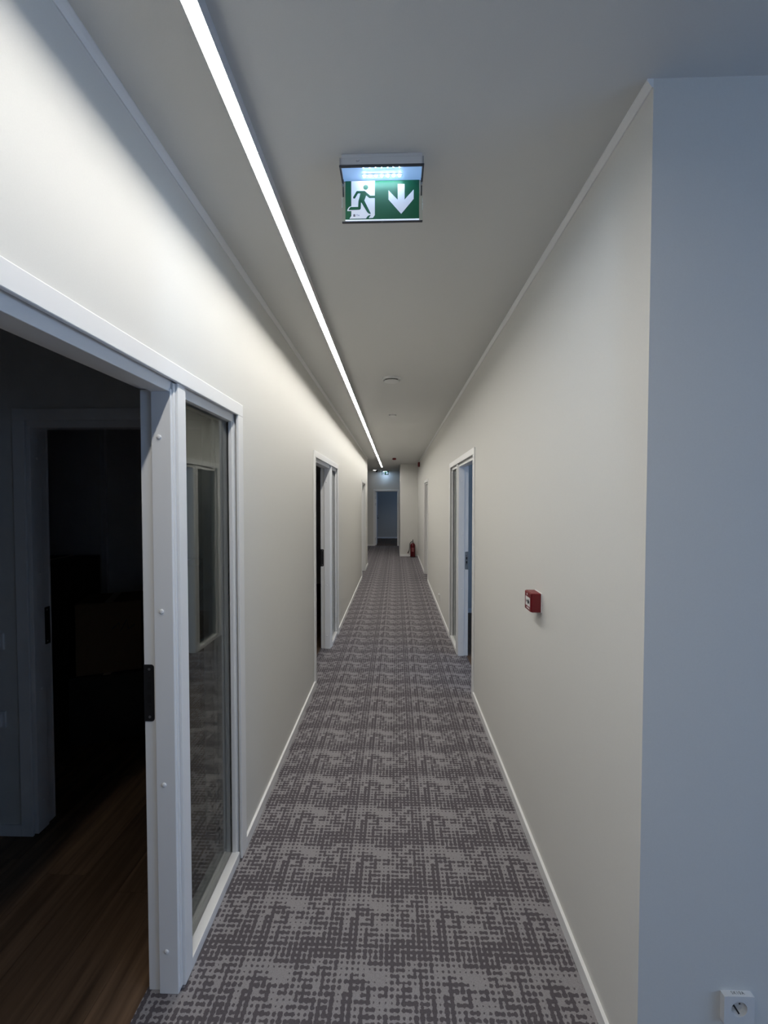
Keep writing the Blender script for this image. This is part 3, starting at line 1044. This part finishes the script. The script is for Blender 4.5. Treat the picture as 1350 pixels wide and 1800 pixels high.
for z_, lab in ((1.035, 'upper pale switch plate on the shadowed wall at the left edge'), (0.638, 'lower pale switch plate on the shadowed wall at the left edge')):
    d_ = empty('switch_plate', (-1.992, YI, z_))
    tag(d_, lab, 'switch', 'switch plates in the dark room')
    obj('frame', boxes((-0.055, 0.030, -0.010, 0, -0.083, 0)), M_whitepl, d_, bevel=0.0015)
    obj('rocker', boxes((-0.047, 0.016, -0.020, -0.010, -0.073, -0.010)), M_whitepl, d_, bevel=0.002)

# ------------------------------------------------------------------ fire extinguisher
fe = empty('fire_extinguisher', (0.512, 12.60, 0))
tag(fe, 'red fire extinguisher standing on the carpet at the far end', 'fire extinguisher')
obj('cylinder', lathe([(0, 0.012), (0.072, 0.012), (0.076, 0.022), (0.076, 0.335), (0.073, 0.365), (0.062, 0.395), (0.040, 0.418), (0.022, 0.428), (0.022, 0.44), (0, 0.44)], 32), M_redmetal, fe, smooth=True)
obj('foot_ring', lathe([(0.070, 0), (0.077, 0), (0.077, 0.024), (0.070, 0.024), (0.070, 0)], 32), M_black, fe)
obj('valve', lathe([(0, 0.438), (0.020, 0.438), (0.020, 0.452), (0.014, 0.462), (0.014, 0.480), (0, 0.482)], 20), M_steel, fe, smooth=True)
obj('carry_handle', boxes((-0.012, 0.012, -0.085, 0.02, 0.468, 0.478)), M_redmetal, fe, bevel=0.003)
bm = boxes((-0.011, 0.011, -0.10, 0.02, 0, 0.008))
bmesh.ops.rotate(bm, verts=bm.verts, cent=(0, 0, 0), matrix=Matrix.Rotation(R(-24), 3, 'X'))
bmesh.ops.translate(bm, verts=bm.verts, vec=(0, 0, 0.49))
obj('squeeze_lever', bm, M_black, fe, bevel=0.003)
obj('gauge', lathe([(0, 0), (0.014, 0), (0.014, 0.008), (0, 0.008)], 18, 'X', (0.014, 0, 0.462)), M_steel, fe)
obj('hose', tube([(-0.014, 0, 0.465), (-0.05, -0.005, 0.455), (-0.082, -0.01, 0.41), (-0.092, -0.01, 0.34), (-0.092, -0.008, 0.26), (-0.108, -0.006, 0.20)], 0.010), M_black, fe, smooth=True)
obj('nozzle', tube([(-0.108, -0.006, 0.20), (-0.128, -0.006, 0.155), (-0.145, -0.006, 0.115)], [0.012, 0.014, 0.018]), M_black, fe, smooth=True)
obj('label_sticker', boxes((-0.036, 0.036, -0.0775, -0.067, 0.17, 0.29)), simple('faded_label', (0.22, 0.05, 0.055), 0.5), fe)

# ------------------------------------------------------------------ things in the dark room
def carton(name, loc, rz, w, d, h, mat, label, cat, group=None, mark=False):
    o = empty(name, loc, rz)
    tag(o, label, cat, group)
    obj('body', boxes((-w / 2, w / 2, -d / 2, d / 2, 0, h)), mat, o, bevel=0.004)
    obj('flap', boxes((-w / 2 + 0.002, -0.002, -d / 2, d / 2, h, h + 0.004)), mat, o)
    obj('flap', boxes((0.002, w / 2 - 0.002, -d / 2, d / 2, h, h + 0.004)), mat, o)
    obj('tape', boxes((-0.025, 0.025, -d / 2 - 0.001, d / 2 + 0.001, h + 0.004, h + 0.005)), simple('tape', (0.35, 0.27, 0.18), 0.3), o)
    if mark:
        bm = tube([(0.02, -d / 2 - 0.001, h * 0.62), (0.06, -d / 2 - 0.001, h * 0.70), (0.07, -d / 2 - 0.001, h * 0.58), (0.11, -d / 2 - 0.001, h * 0.74), (0.12, -d / 2 - 0.001, h * 0.60), (0.16, -d / 2 - 0.001, h * 0.66)], 0.004, 6)
        obj('scrawl', bm, M_ink, o)
    return o


carton('storage_crate', (-2.10, 3.06, 0), R(20), 0.46, 0.40, 0.47, M_darkbox, 'low black crate under the scrawled cardboard box', 'crate')
carton('cardboard_box', (-2.10, 3.06, 0.476), R(24), 0.40, 0.34, 0.50, M_card, 'cardboard box with marker scrawl stacked on a black crate', 'box', mark=True)
carton('cardboard_box', (-1.66, 3.20, 0), R(8), 0.36, 0.34, 1.22, M_card, 'tall narrow cardboard box partly hidden by the door post', 'box')
carton('dark_crate', (-2.66, 3.22, 0), R(4), 0.42, 0.40, 1.24, M_darkbox, 'tall black crate just inside the inner doorway', 'crate')
pp = empty('cable_duct', (-2.46, 3.5, 0))
tag(pp, 'thin vertical cable duct on the back wall of the dark store', 'duct')
obj('channel', boxes((-0.022, 0.022, -0.025, 0, 0, H)), M_whitepl, pp, bevel=0.002)
